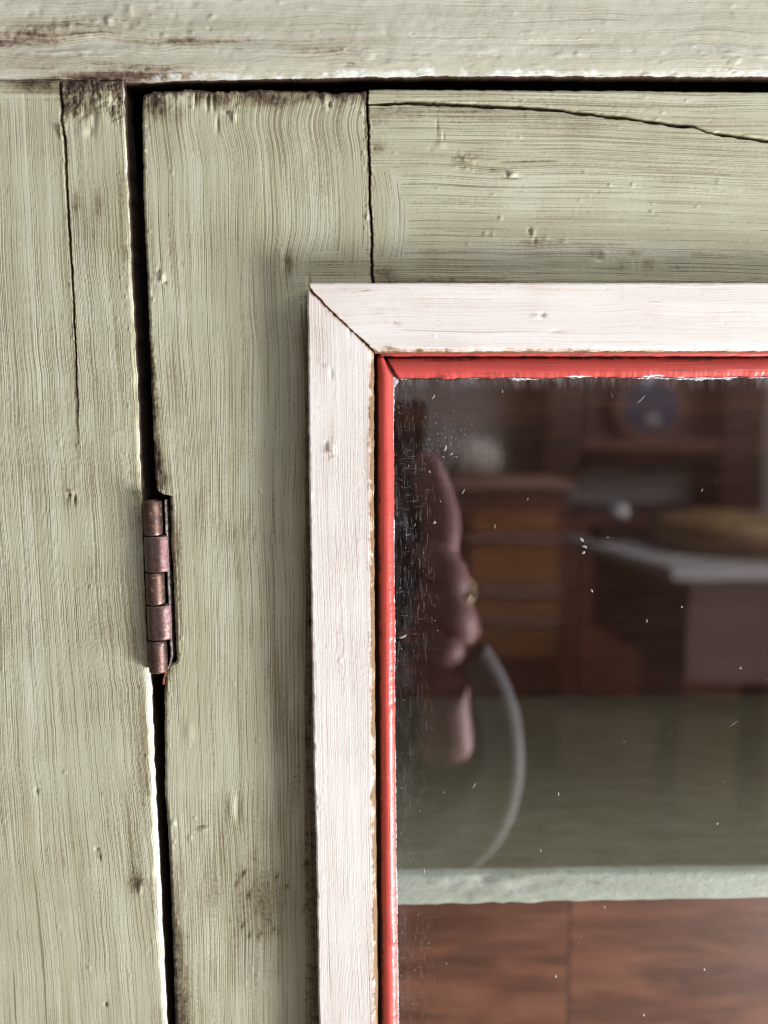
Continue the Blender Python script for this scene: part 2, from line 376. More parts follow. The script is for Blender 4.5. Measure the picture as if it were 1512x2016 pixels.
for (a, b, k, sx, sy) in ((384, 196, -.9, 3, 11), (408, 200, -1.1, 3.5, 14), (420, 198, -.9, 3, 16), (352, 190, .4, 4, 6), (640, 196, .7, 4, 12), (648, 206, -1.1, 2.4, 5), (670, 184, .35, 8, 4),
                          (461, 231, .75, 4, 9), (446, 222, -.5, 5, 4), (428, 245, -.5, 3, 16), (319, 546, .7, 5, 8), (312, 538, -.5, 2.5, 8), (324, 556, -.5, 4, 2.5),
                          (320, 940, -.35, 12, 10), (400, 1632, .45, 9, 4), (398, 1627, -.7, 8, 1.8), (340, 1620, .6, 5, 5), (374, 1650, .3, 4, 6), (455, 1590, .40, 8, 26), (468, 1590, -.4, 6, 26), (372, 1440, .25, 8, 20), (560, 515, -.35, 6, 10), (552, 500, .3, 4, 12), (608, 560, -.6, 3, 14)):
    H += k*G(X, Y, a, b, sx, sy)
mort = ss(8, 0, np.maximum(np.maximum(960-Y, Y-1316), 0))                    # rough wood round the hinge cut
chew = ss(40, 8, dL)*ss(840, 940, Y)*ss(975, 960, Y) + .8*ss(30, 6, dL)*ss(1400, 1320, Y)*ss(1306, 1316, Y) + .7*ss(26, 4, dL)*ss(600, 700, Y)*ss(960, 900, Y)
H += chew*.35*(fbm(X*.10, Y*.05, 71, 4)-.2)
wear = 1.0*topz*(.62+.5*vn(X*.03, Y*.03, 72)) + .95*ss(10, 1, dT)*.7 + .75*chew
wear += .45*ss(12, 2, dL)*(.6+.6*vn(Y*.02, Y*0, 73)) + .8*np.exp(-(dR/3.)**2) + .35*G(X, Y, 700, 195, 40, 18) + .35*G(X, Y, 320, 225, 30, 25)
wear += .28*ss(.1, .6, fbm(X*.012, Y*.004, 74, 3)) + .6*G(X, Y, 570, 520, 12, 26) + .55*ss(8, 0, 604-X)*ss(560, 590, Y)*(X < 640)
wear += .45*ss(60, 10, dL)*ss(1750, 1860, Y)*(.7+.5*vn(X*.05, Y*.01, 75)) + .30*ss(40, 6, dL)*ss(1560, 1700, Y)
for (a, b) in ((480, 1720), (492, 1760), (505, 1795), (545, 1725), (565, 1745), (478, 1825), (512, 1838), (540, 1830), (548, 1835), (492, 1840), (466, 1740), (600, 1700), (598, 1790)):
    wear += .42*G(X+.35*(Y-b), Y, a, b, 4, 8)
wear += .30*G(X, Y, 530, 1780, 55, 70)
wear += .55*G(X, Y, 345, 1055, 9, 60)+.45*G(X, Y, 352, 1160, 8, 110)
pale = .5*np.exp(-((dR-3)/2.)**2)*ss(300, 420, Y) + .45*np.exp(-((dT-2)/2.)**2)*ss(.1, .6, vn(X*.04, X*0, 77)) + .4*np.exp(-((dL-1.5)/1.5)**2)*ss(1400, 1480, Y)*ss(1650, 1600, Y) + .4*G(X, Y, 461, 231, 3, 8)
fx, fz = P(X, Y, 0); fx = fx/MM; fz = fz/MM
bend = .9*ss(420, 560, X)*G(X*0, Y, 0, 320, 1, 110) - .6*ss(330, 520, X)*G(X*0, Y, 0, 430, 1, 90) + .8*ss(340, 560, X)*G(X*0, Y, 0, 610, 1, 60) + 1.4*ss(300, 460, X)*G(X*0, Y, 0, 240, 1, 40)
bend += .7*fbm(X*.006, Y*.006, 78, 2) + 2.4*G(X, Y, 600, 520, 60, 50) + 1.2*G(X, Y, 460, 1590, 30, 50)
lean = (np.interp(Y, [165, 560, 1000, 2016, 2600], [279, 288, 305, 344, 372])-300)*.15*ss(460, 290, X)*.8
blend = .85*ss(495, 535, Y + .15*(X-600) + 16*vn(X*.05, Y*.02, 79))*ss(550, 625, X+14*vn(Y*.1, X*.03, 80))*(Y < 600) + .85*ss(190, 180, Y)
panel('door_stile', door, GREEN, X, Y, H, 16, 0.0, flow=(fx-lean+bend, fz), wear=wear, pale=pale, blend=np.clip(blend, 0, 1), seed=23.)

# door top rail with its long split
ckx = np.array([727, 743, 807, 861, 942, 1022, 1103, 1183, 1264, 1366, 1376, 1390, 1441, 1512, 1700, 2400])
cky = np.array([206, 206, 202, 203, 207, 211, 217.5, 225.5, 236, 250, 254, 259, 267, 276.6, 300, 330.])
U = steps((727, 740, 1.3), (740, 1530, 2.3), (1530, 2400, 50))
Vv = steps((178, 214, 1.9), (214, 228, 1.0), (228, 232, .6), (232, 246, 1.0), (246, 560, 2.3), (560, 620, 12))
u, v = np.meshgrid(U, Vv)
ckr = np.interp(u, ckx, cky) + 1.1*vn(u*.03, u*0, 81) + .7*vn(u*.13, u*0, 82)
top = np.interp(u, [727, 760, 1000, 1512, 2400], [173, 172, 174, 178, 184]) + .7*vn(u*.06, u*0, 83) + .4*vn(u*.25, u*0, 84)
Y = np.where(v < 230, top + (v-178)/52*(ckr-top), ckr + (v-230)/(620-230)*(620-ckr))
Lr = joint(Y) + 1.6
X = np.where(u < 760, Lr + (u-727)/33*(760-Lr), u)
dT, dL = Y-top, X-Lr
ckw = np.interp(X, [727, 760, 820, 1000, 1200, 1350, 1372, 1384, 1420, 1520], [2.0, 3.2, 4.0, 3.6, 3.4, 3.2, .7, 1.3, 3.2, 3.0])*(1+.25*vn(X*.05, X*0, 85))
cdist = Y - np.interp(X, ckx, cky) - 1.1*vn(X*.03, X*0, 81) - .7*vn(X*.13, X*0, 82)
H = -rnd(dT, 10.)*1.1 - rnd(dL, 3.)
H -= 2.2*np.exp(-np.abs(cdist/np.maximum(ckw, .3))**2.6)
H -= .18*ss(0, -4, cdist)*ss(-60, -4, cdist)
H += .10*fbm(X*.004, Y*.012, 86, 3) + .016*fbm(X*.012, Y*.16, 87, 2)
for (a, b, k, sx, sy) in ((1008, 344, .75, 9, 5), (998, 344, -.3, 3, 6), (1010, 350, -.5, 9, 2), (1050, 460, .4, 4, 10), (1052, 473, -.5, 3.5, 7), (1042, 455, -.4, 4, 5), (985, 430, .35, 4, 4), (955, 460, .3, 4, 4), (970, 462, .3, 3, 3), (1075, 468, .3, 5, 4), (1110, 474, .35, 6, 4), (1200, 365, .3, 3, 3), (1245, 364, .3, 3, 3),
                          (868, 285, .25, 9, 6), (873, 268, -.2, 2, 9), (860, 248, -.2, 1.6, 12), (1180, 510, -.4, 8, 4), (1190, 498, .4, 7, 4), (1023, 270, .2, 3, 3), (1415, 358, .2, 6, 4)):
    H += k*G(X, Y, a, b, sx, sy)
H += .6*G(X, Y, 915, 318, 20, 15)*fbm(X*.13+Y*.05, Y*.13, 88, 3)
H -= .32*np.exp(-((Y-(318-.03*(X-1030)))/2.2)**2)*ss(965, 990, X)*ss(1110, 1080, X)
H += crumbs(X, Y, 80, (740, 1512, 185, 550), 8, .25, 2.2, asp=1.5) + crumbs(X, Y, 50, (740, 1512, 180, 240), 9, .25, 2.4, asp=1.6) + crumbs(X, Y, 40, (0, 0, 176, 553), 10, .3, 2.0, (jy, jx+6), 4.)
tx = G(X, Y, 1230, 510, 170, 28)
H += tx*.22*(np.abs(vn(X*.09, Y*.03, 89))*vn(X*.02, Y*.1, 90))
wear = .9*np.exp(-(cdist/3.4)**2)*ss(735, 748, X) + .8*np.exp(-(dL/3.)**2) + .22*ss(-3, -30, cdist)*ss(1000, 900, X)
wear += .38*ss(0, 10, cdist)*ss(60, 12, cdist)*ss(1500, 800, X) + .5*G(X, Y, 745, 290, 18, 12) + .55*G(X, Y, 755, 535, 30, 12) + .35*ss(530, 550, Y)*ss(1200, 800, X)
wear += .55*np.exp(-((Y-(318-.03*(X-1030)))/2.6)**2)*ss(965, 990, X)*ss(1110, 1080, X) + .5*G(X, Y, 975, 335, 20, 5) + .4*G(X, Y, 865, 262, 5, 22) + .35*G(X, Y, 915, 318, 20, 15)
wear += .40*tx*(.5+vn(X*.04, Y*.06, 91)) + .4*G(X, Y, 1050, 478, 30, 5) + .16*ss(.1, .6, fbm(X*.004, Y*.012, 92, 3)) + .5*ss(5, 0, 555-Y)*ss(560, 550, Y) + .5*G(X, Y, 1000, 350, 16, 3)
wear += .25*np.exp(-((dT-3)/3.)**2)
pale = .5*np.exp(-((cdist-6)/2.5)**2)*ss(900, 960, X)*ss(1040, 980, X) + .30*ss(-3, -12, cdist)*(.4+.6*vn(X*.01, Y*.08, 93))
arc = ss(62, 48, np.hypot((X-745), (Y-430)*.50)+3*vn(Y*.05, Y*0, 94))*ss(325, 345, Y)*ss(525, 505, Y)
fx, fz = P(X, Y, 0); fx = fx/MM; fz = fz/MM
rr = np.hypot((X-560), (Y-425)*.75)*.15
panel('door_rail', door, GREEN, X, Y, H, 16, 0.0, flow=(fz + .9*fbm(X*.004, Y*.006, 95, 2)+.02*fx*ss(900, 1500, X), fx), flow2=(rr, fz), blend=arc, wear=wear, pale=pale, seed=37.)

# --- raised white moulding round the glass
TY = -0.0075
def PT(y): return y
mitx = np.array([603, 612, 640, 672, 700, 720, 741]); mity = np.array([560, 572, 601, 632, 658, 676, 697.])
def mit_x(y): return np.interp(y, mity, mitx, left=None)
# top moulding
U = steps((0, 30, 1.2), (30, 930, 2.6), (930, 1800, 50))
Vv = steps((0, 12, 1.0), (12, 116, 2.6), (116, 136, 1.2))
u, v = np.meshgrid(U, Vv)
ty = np.interp(u, [0, 900, 1800], [556.5, 556.5, 557])+.5*vn(u*.07, u*0, 101); by = 691 - 1.2*ss(0, 900, u)+1.0*vn(u*.06, u*0, 102)+.5*vn(u*.2, u*0, 103)
Y = ty + v/136*(by-ty)
mx = np.interp(Y, mity, mitx) + 1.4 + 1.2*vn(Y*.12, Y*0, 104) + 1.1*vn(Y*.4, Y*0, 144)
X = mx + u/900*(1512+4-mx)
dT, dB, dM = Y-ty, by-Y, X-mx
H = -rnd(dT, 5.) - rnd(dB, 9.) - rnd(dM, 2.6)*1.4
H += .015*fbm(X*.006, Y*.12, 105, 3) + .05*fbm(X*.004, Y*.01, 106, 2)
for (a, b, k, sx, sy) in ((1068, 620, -.45, 5, 4), (1056, 623, .3, 10, 3), (780, 636, -.25, 8, 2.2), (1092, 652, -.25, 12, 2)): H += k*G(X, Y, a, b, sx, sy)
H += crumbs(X, Y, 40, (650, 1512, 560, 690), 13, .14, 1.8, asp=1.6)
wear = .75*ss(9, 1, dB)*(.7+.5*vn(X*.04, X*0, 107))*(.5+.5*ss(800, 0, X-760)) + .85*np.exp(-(dM/4.)**2) + .55*G(X, Y, 1068, 621, 11, 5) + .35*G(X, Y, 780, 636, 12, 3) + .42*G(X, Y, 1110, 654, 40, 3) + .40*G(X, Y, 760, 684, 25, 8)
wear += .30*G(X, Y, 740, 610, 60, 26)*(.5+.8*vn(X*.06, Y*.1, 108)) + .2*ss(.25, .7, fbm(X*.006, Y*.08, 109, 3)) + .3*G(X, Y, 700, 570, 60, 6)
fx, fz = P(X, Y, TY)
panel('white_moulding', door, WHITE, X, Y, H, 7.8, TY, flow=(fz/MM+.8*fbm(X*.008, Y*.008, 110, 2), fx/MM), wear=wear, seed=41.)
# left moulding
U = steps((0, 10, 1.0), (10, 118, 2.4), (118, 134, 1.0))
Vv = steps((0, 20, 1.1), (20, 1460, 2.8), (1460, 2000, 50))
u, v = np.meshgrid(U, Vv)
y_ = 560 + v
Lx = np.interp(y_, [560, 652, 917, 1250, 1500, 1628, 1756, 2016, 2560], [604, 605.5, 608, 613, 617, 620.5, 623.5, 627, 640]) + .6*vn(v*.05, v*0, 111) + .4*vn(v*.25, v*0, 112)
Rx = np.interp(y_, [560, 917, 1500, 2016, 2560], [735.5, 735.5, 739, 743.5, 750]) + .7*vn(v*.05, v*0, 113) + .5*vn(v*.2, v*0, 114)
X = Lx + u/134*(Rx-Lx)
myy = np.interp(X, mitx, mity) + 1.6 + 1.3*vn(X*.12, X*0, 115) + 1.1*vn(X*.4, X*0, 145)
Y = myy + v/1456*(2016-myy)
Lx2 = Lx; dL, dR, dM = X-Lx2, Rx-X, Y-myy
H = -rnd(dL, 5.) - rnd(dR, 12.)*1.1 - rnd(dM, 2.6)*1.4
H += .015*fbm(X*.12, Y*.006, 116, 3) + .06*fbm(X*.01, Y*.004, 117, 2)
for (a, b, k, sx, sy) in ((650, 884, .5, 9, 10), (648, 896, -.35, 8, 2.5), (642, 876, -.25, 3, 8), (668, 622, .3, 6, 4), (652, 735, -.25, 3, 10), (688, 652, -.25, 2, 8)): H += k*G(X, Y, a, b, sx, sy)
H += crumbs(X, Y, 70, (604, 745, 600, 2016), 14, .14, 1.8) + crumbs(X, Y, 90, (0, 0, 600, 2016), 15, .22, 1.8, (np.array([560, 917, 1500, 2016.]), np.array([606, 610, 619, 629.])), 2.5)
wear = 1.15*ss(12, 2, dR)*(.85+.45*vn(Y*.03, Y*0, 118)) + .35*ss(28, 5, dR) + .8*np.exp(-(dM/4.)**2) + .36*G(X, Y, 650, 890, 14, 16) + .42*G(X, Y, 655, 850, 8, 40) + .35*G(X, Y, 665, 622, 14, 5) 
wear += .24*ss(.2, .7, fbm(X*.08, Y*.004, 119, 3)) + .2*G(X, Y, 645, 950, 8, 60) + .28*G(X, Y, 640, 700, 22, 80)
fx, fz = P(X, Y, TY)
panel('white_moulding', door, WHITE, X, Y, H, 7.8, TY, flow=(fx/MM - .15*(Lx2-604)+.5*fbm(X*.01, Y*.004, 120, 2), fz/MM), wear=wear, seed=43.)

# --- red glazing beads
BY = -0.0008
def bead_prof(t): return np.sqrt(np.maximum(1-(2*t-1)**2, 0))
# left bead
U = steps((0, 4, .8), (4, 30, 1.6), (30, 34, .8))
Vv = steps((0, 24, 1.2), (24, 1320, 2.8), (1320, 1900, 50))
u, v = np.meshgrid(U, Vv)
Y = 699 + v
Lx = np.interp(Y, [699, 917, 1500, 2016, 2600], [741, 742, 747, 751, 758]) + .4*vn(v*.05, v*0, 121)
Rx = np.interp(Y, [699, 735, 745, 917, 1500, 2016, 2600], [756, 772, 774.5, 775, 778, 783.5, 790]) + .6*vn(v*.09, v*0, 122) + .5*vn(v*.35, v*0, 123) + 1.2*ss(.6, .9, vn(v*.02, v*0, 124))
t_ = u/34.; X = Lx + t_*(Rx-Lx)
H = 3.3*bead_prof(np.clip(t_*.90+.05, 0, 1)) - 2.8 - .8*ss(8, 0, Y-699) + .04*fbm(X*.2, Y*.01, 125, 3)
H -= .5*ss(.78, 1., t_)
wear = .95*ss(.30, .02, t_) + .25*ss(.1, .6, fbm(X*.05, Y*.01, 128, 3)) + .3*ss(10, 0, Y-699) + .2*ss(.3, .7, fbm(X*.1, Y*.006, 126, 2))
pale = .4*ss(.985, 1., t_)*ss(-.3, .4, vn(Y*.03, Y*0, 127))
fx, fz = P(X, Y, BY)
panel('red_bead', door, RED, X, Y, H, 4.5, BY, flow=(fx/MM, fz/MM), wear=wear, pale=pale, seed=51.)
# top bead
U = steps((0, 10, 1.2), (10, 745, 2.6), (745, 1600, 50))
Vv = steps((0, 4, .8), (4, 34, 1.8), (34, 40, .8))
u, v = np.meshgrid(U, Vv)
t_ = v/40.
ty = 703 - 1.0*ss(0, 740, u) + .5*vn(u*.04, u*0, 131); by = 743.5 - 2.5*ss(0, 740, u) + 1.2*vn(u*.06, u*0, 132) + .9*vn(u*.22, u*0, 133) + 2.2*ss(.4, .9, vn(u*.02, u*0, 134))
Y = ty + t_*(by-ty)
X0 = np.interp(t_, [0, 1], [759, 784]); X = X0 + u/741*(1514-X0)
dM = X-X0
H = 2.3*bead_prof(np.clip(t_*.86+.08, 0, 1)) - 2.0 - rnd(dM, 4.)*1.5 + .05*fbm(X*.01, Y*.15, 135, 3)
wear = .85*ss(.26, .02, t_) + .5*np.exp(-(dM/3.)**2) + .4*ss(.1, .7, fbm(X*.008, Y*.1, 136, 2)) + .35*ss(.80, .98, t_)*ss(0, .6, vn(X*.03, X*0, 138))
pale = .55*ss(.86, .98, t_)*ss(.2, .6, vn(X*.05, X*0, 137))
fx, fz = P(X, Y, BY)
panel('red_bead', door, RED, X, Y, H, 4.5, BY, flow=(fz/MM, fx/MM), wear=wear, pale=pale, seed=53.)
# narrow red fillet under the top moulding
U = steps((0, 790, 2.6), (790, 1600, 50)); Vv = steps((0, 13, 1.2))
u, v = np.meshgrid(U, Vv); X = 748+u; Y = 688 + v + .6*vn(u*.06, u*0, 141)
H = -.5*ss(8, 13, v) - .25*ss(4, 0, v) + .05*fbm(X*.03, Y*.2, 142, 2)
wear = .35 + .4*ss(40, 0, u) + .35*ss(9, 13, v) - .2*ss(300, 700, u)
fx, fz = P(X, Y, -.0015)
panel('red_fillet', door, RED, X, Y, H, 3.0, -.0015, flow=(fz/MM, fx/MM), wear=wear, seed=57.)

# --- rebate the beads and the glass sit in, dark brown backing behind the groove
REB = simple('dark_rebate', (.045, .022, .014), .7, var=.5, scale=120, bump=.0004)
a = P(728, 1000, .002)[0]; b = P(757, 1000, .002)[0]
box('rebate', (a, b, .0022, .0038, -.45, P(0, 690, .002)[1]), REB, door)
box('rebate', (a, .25, .0020, .0038, P(0, 709, .002)[1], P(0, 680, .002)[1]), REB, door)
t = NT('old_glass')
pp = t.pos()
sm, ed = t.at('smear'), t.at('scuff')
hz = t.noise(t.vm('MULTIPLY', pp, (1, 1, .25)), 300, 4, .65, .6)
scr = t.noise(t.vm('MULTIPLY', pp, (1.0, 1, .10)), 2600, 2, .6, .3)
scr2 = t.noise(t.vm('MULTIPLY', pp, (.12, 1, 1.0)), 1900, 2, .6, .8)
mud = t.noise(pp, 38, 3, .5)
a = t.m_('MULTIPLY', ed, t.mr(scr, .55, .80, 0., .15)); b = t.m_('MULTIPLY', ed, t.mr(scr2, .62, .78, 0., .16))
dirt = t.m_('ADD', t.m_('ADD', a, b), t.m_('MULTIPLY', sm, t.mr(hz, .38, .75, .0, .25)))
dirt = t.m_('ADD', dirt, t.m_('MULTIPLY', t.mr(mud, .3, .8), .005), clamp=True)
ge = t.n('ShaderNodeNewGeometry'); dp = t.n('ShaderNodeVectorMath', operation='DOT_PRODUCT')
t.l(ge.outputs['Normal'], dp.inputs[0]); t.l(ge.outputs['Incoming'], dp.inputs[1])
cosi = t.m_('ABSOLUTE', dp.outputs['Value'])
refl = t.m_('MULTIPLY_ADD', t.m_('POWER', t.m_('SUBTRACT', 1., cosi), 5.), .86, .13, clamp=True)
gl = t.n('ShaderNodeBsdfGlossy'); gl.inputs['Roughness'].default_value = .015; gl.inputs[0].default_value = (1, .97, .99, 1)
tr = t.n('ShaderNodeBsdfTransparent'); tr.inputs[0].default_value = (.90, .93, .91, 1)
df = t.n('ShaderNodeBsdfDiffuse'); df.inputs[0].default_value = (.62, .66, .72, 1)
wav = t.noise(pp, 14, 2, .5); bp = t.n('ShaderNodeBump'); bp.inputs['Distance'].default_value = .0006; bp.inputs['Strength'].default_value = .35
t.l(wav, bp.inputs['Height']); t.l(bp.outputs[0], gl.inputs['Normal'])
m1 = t.n('ShaderNodeMixShader'); t.l(refl, m1.inputs[0]); t.l(tr.outputs[0], m1.inputs[1]); t.l(gl.outputs[0], m1.inputs[2])
m2 = t.n('ShaderNodeMixShader'); t.l(dirt, m2.inputs[0]); t.l(m1.outputs[0], m2.inputs[1]); t.l(df.outputs[0], m2.inputs[2])
t.l(m2.outputs[0], t.out.inputs[0]); GLASS = t.m
U = steps((745, 900, 4), (900, 1520, 20), (1520, 2400, 80)); Vv = steps((710, 780, 4), (780, 2020, 12), (2020, 2600, 60))
u, v = np.meshgrid(U, Vv)
wx, wz = P(u, v, GY); r_, c_ = u.shape; idx = np.arange(r_*c_).reshape(r_, c_)
F = np.stack([idx[1:, :-1], idx[1:, 1:], idx[:-1, 1:], idx[:-1, :-1]], -1).reshape(-1, 4)
glass = mesh_obj('glass_pane', np.stack([wx, np.full(wx.shape, GY), wz], -1).reshape(-1, 3), F, GLASS, door)
smear = .8*ss(775, 745, v) + .55*G(u, v, 800, 760, 30, 30) + .16*ss(830, 790, u) + .28*G(u, v, 900, 870, 60, 60) + .35*ss(760, 745, v)
scuff = ss(870, 835, u)*(.30+.9*G(u*0, v, 0, 1080, 1, 170)+.5*G(u*0, v, 0, 1880, 1, 110)+.4*G(u*0, v, 0, 860, 1, 60)) + .15*ss(960, 860, u) + .8*G(u, v, 1000, 1050, 12, 70)*.4
for nm, a_ in (('smear', smear), ('scuff', scuff)):
    glass.data.attributes.new(nm, 'FLOAT', 'POINT').data.foreach_set('value', a_.astype(np.float32).ravel())

# thin ragged paint left on the glass along the beads
t = NT('paint_residue'); n_ = t.noise(t.pos(), 1500, 4, .6)
t.bsdf(t.mix(t.mr(n_, .4, .62), (.82, .80, .86), (.30, .33, .38)), .5, bump=n_, bd=.0002); RES = t.m
U = steps((0, 745, 2.0), (745, 1500, 40))
u, v = np.meshgrid(U, np.linspace(0, 1, 5))
wid = np.clip(1.5 + 5.0*ss(.05, .6, vn(u*.012, u*0, 151)) + 1.8*vn(u*.09, u*0, 152) + 1.4*vn(u*.35, u*0, 153) + 4.5*ss(430, 560, u)*ss(700, 640, u), 0, 14)
wid = wid*ss(-.45, -.15, vn(u*.03, u*0, 154)+.5*ss(380, 560, u))
X = 786+u*(1512-786)/745; Y = 739 + v*(3+wid); H = .15*(1-v)
wx, wz = P(X, Y, GY-.0003); r_, c_ = X.shape; idx = np.arange(r_*c_).reshape(r_, c_)
F = np.stack([idx[1:, :-1], idx[1:, 1:], idx[:-1, 1:], idx[:-1, :-1]], -1).reshape(-1, 4)
mesh_obj('paint_residue', np.stack([wx, GY-.0003-H*MM, wz], -1).reshape(-1, 3), F, RES, door)
Vv = steps((0, 1280, 2.2), (1280, 1800, 40)); v, u = np.meshgrid(Vv, np.linspace(0, 1, 4), indexing='ij')
wid = np.clip(.2 + 1.2*vn(v*.02, v*0, 161) + .8*vn(v*.2, v*0, 162) + 9*G(v, v*0, 8, 0, 10, 1) + 1.5*ss(900, 1100, v), 0, 16)
X = np.interp(742+v, [742, 1500, 2016, 2600], [773.5, 777, 782.5, 789]) + u*(1.2+wid); Y = 742+v
wx, wz = P(X, Y, GY-.0003); r_, c_ = X.shape; idx = np.arange(r_*c_).reshape(r_, c_)
F = np.stack([idx[1:, :-1], idx[1:, 1:], idx[:-1, 1:], idx[:-1, :-1]], -1).reshape(-1, 4)
mesh_obj('paint_residue', np.stack([wx, GY-.0003-.00015*(1-u), wz], -1).reshape(-1, 3), F, RES, door)

# dust and crumbs on the glass
random.seed(7)
DUST = simple('dust', (.36, .36, .35), .8, var=.2)
bm = bmesh.new()
def speck(px, py, ln, wd, ang, lift=.00015):
    x, z = P(px, py, GY); s = .00015
    dx, dz = math.cos(ang)*ln*s/2, math.sin(ang)*ln*s/2; nx, nz = -math.sin(ang)*wd*s/2, math.cos(ang)*wd*s/2
    k = random.uniform(-.35, .35)
    pts = [(-1, .0), (-.4, .8), (.5, 1.), (1, .1), (.45, -.8), (-.5, -1)]
    vs = [bm.verts.new((x+dx*a+nx*b+nx*k*(1-a*a)*4, GY-.00005, z+dz*a+nz*b+nz*k*(1-a*a)*4)) for a, b in pts]
    c = bm.verts.new((x+nx*k*4, GY-.00005-lift, z+nz*k*4))
    for i in range(6): bm.faces.new((vs[i], vs[(i+1) % 6], c))
for (a, b, ln, wd, an) in ((853, 781, 12, 3, 60), (988, 770, 8, 3, 90), (1146, 1062, 12, 6, 130), (1150, 1078, 12, 5, 150), (1149, 1088, 8, 6, 20), (912, 968, 12, 2, 60), (1038, 982, 7, 2, 60), (1165, 1163, 8, 4, 110),
                           (1272, 1222, 8, 3, 80), (1196, 1058, 6, 2, 30), (1456, 1314, 6, 5, 50), (933, 1546, 14, 2, 60), (1099, 1563, 10, 3, 90), (1065, 1674, 7, 3, 100), (1412, 1620, 6, 5, 0), (1093, 1921, 7, 6, 40), (1268, 1998, 8, 4, 120), (1388, 1908, 8, 4, 110),
                           (1190, 1785, 9, 2, 130), (835, 1715, 14, 3, 95), (1445, 1425, 26, 1.4, 35), (1262, 786, 24, 1.6, 45), (1205, 778, 14, 1.3, 110), (876, 882, 14, 5, 70), (888, 893, 9, 3, 30), (872, 900, 8, 2, 140), (898, 900, 7, 2, 150), (856, 1030, 7, 5, 20), (793, 1252, 18, 5, 20), (845, 928, 6, 2, 80), (1382, 965, 8, 2, 60), (974, 1036, 10, 2, 90), (1342, 1195, 5, 4, 80)):
    speck(a, b, ln, wd, math.radians(an))
for k in range(95):
    px = random.uniform(782, 1560); py = random.uniform(752, 2100)
    s = random.expovariate(1/.4)+.6
    speck(px, py, s*random.uniform(1, 2.4), s, random.uniform(0, 3.14), .0001)
for k in range(170):                                         # crumbs thick along the bead and the smudge near the top
    if k < 110: px, py = 780+abs(random.gauss(0, 38)), random.uniform(760, 2000)
    else: px, py = random.gauss(895, 32), random.gauss(868, 38)
    s = random.uniform(.6, 1.3); speck(px, py, s*random.uniform(1, 5), s, random.gauss(1.57, .5), .0001)
dust = bm_obj('dust_speck', bm, DUST, door); tag(dust, kind='stuff')

# --- hinge
t = NT('aged_bronze')
n1 = t.noise(t.pos(), 900, 4, .6); n2 = t.noise(t.pos(), 260, 3, .6)
cc = t.mix(t.mr(n2, .35, .7), (.165, .10, .08), (.085, .055, .055))
cc = t.mix(t.mr(n1, .60, .72), cc, (.42, .36, .34))
t.bsdf(cc, t.mr(n1, .3, .7, .38, .58), .8, bump=n1, bd=.00006); BRONZE = t.m
t = NT('hinge_painted')
n1 = t.noise(t.pos(), 1000, 4, .65); n2 = t.noise(t.vm('MULTIPLY', t.pos(), (1, 1, .5)), 420, 3, .6)
sx_ = t.n('ShaderNodeSeparateXYZ'); t.l(t.at('side', True), sx_.inputs[0])
side = sx_.outputs[0]
cc = t.mix(t.mr(n1, .35, .65), (.135, .088, .08), (.185, .125, .12))
pm = t.mr(t.m_('ADD', side, t.m_('MULTIPLY', t.m_('SUBTRACT', n2, .5), .8)), .42, 1.0, 0., .85)
cc = t.mix(pm, cc, t.mix(t.mr(n1, .44, .62), (.22, .085, .095), (.26, .21, .22)))
t.bsdf(cc, t.mf(pm, .34, .55), t.mf(pm, .8, 0.), bump=n1, bd=.00012); HP = t.m
hinge = empty('hinge', (0, 0, 0), cab); tag(hinge, 'narrow dark bronze butt hinge with five knuckles, smeared with red paint')
def axis_x(py): return 299.5 + (py-986)/(1322-986)*12.7
HR = 0.00275; HYc = -0.0008
for k, (ya, yb, plate) in enumerate(((986, 1053.5, 0), (1055, 1124.5, 1), (1126.5, 1188.5, 0), (1190.5, 1257, 1), (1259.5, 1322, 0))):
    yb_ = yb
    rings = []
    prof = []
    NA = 40
    flap_x = (331.5 if k == 1 else 337.5)
    zz = [ya, ya+1.3, ya+3.0] + list(np.linspace(ya+8, yb-8, 7)) + [yb-3.0, yb-1.3, yb]
    rs = [.90, .97, 1.0] + [1.0]*7 + [1.0, .97, .90]
    rnn = random.Random(k)
    verts = []; sd = []
    for j, (py, rr_) in enumerate(zip(zz, rs)):
        cx, cz = P(axis_x(py), py, HYc)
        pts = []
        for i in range(NA):
            an = 2*math.pi*i/NA
            x = cx + HR*rr_*math.cos(an); y = HYc - HR*rr_*math.sin(an); s = 0
            if plate and math.cos(an) > .35 :
                # the leaf runs off tangentially to the right
                fxx, _ = P(flap_x + (py-(ya+yb)/2)*.035, py, HYc)
                if math.sin(an) >= 0:
                    q = (math.cos(an)-.35)/.65; x = x + (fxx-(cx+HR))*q; y = y - .0007*rr_*q*(1-q) + (.0000)*q; s = .35+.65*q
                else:
                    q = (math.cos(an)-.35)/.65; x = x + (fxx-(cx+HR))*q; s = 1
            pts.append((x, y, cz)); sd.append(s)
        verts += pts
    faces = []
    R_ = len(zz)
    for j in range(R_-1):
        for i in range(NA):
            a0 = j*NA+i; a1 = j*NA+(i+1) % NA
            faces.append((a0, a0+NA, a1+NA, a1))
    faces.append(tuple(range(NA))); faces.append(tuple(reversed(range((R_-1)*NA, R_*NA))))
    kn = mesh_obj('knuckle', verts, faces, HP if plate else BRONZE, hinge)
    kn.data.attributes.new('side', 'FLOAT_VECTOR', 'POINT').data.foreach_set('vector', np.array([(s, 0, 0) for s in sd], np.float32).ravel())
    for p_ in kn.data.polygons:
        if len(p_.vertices) > 4: p_.use_smooth = False
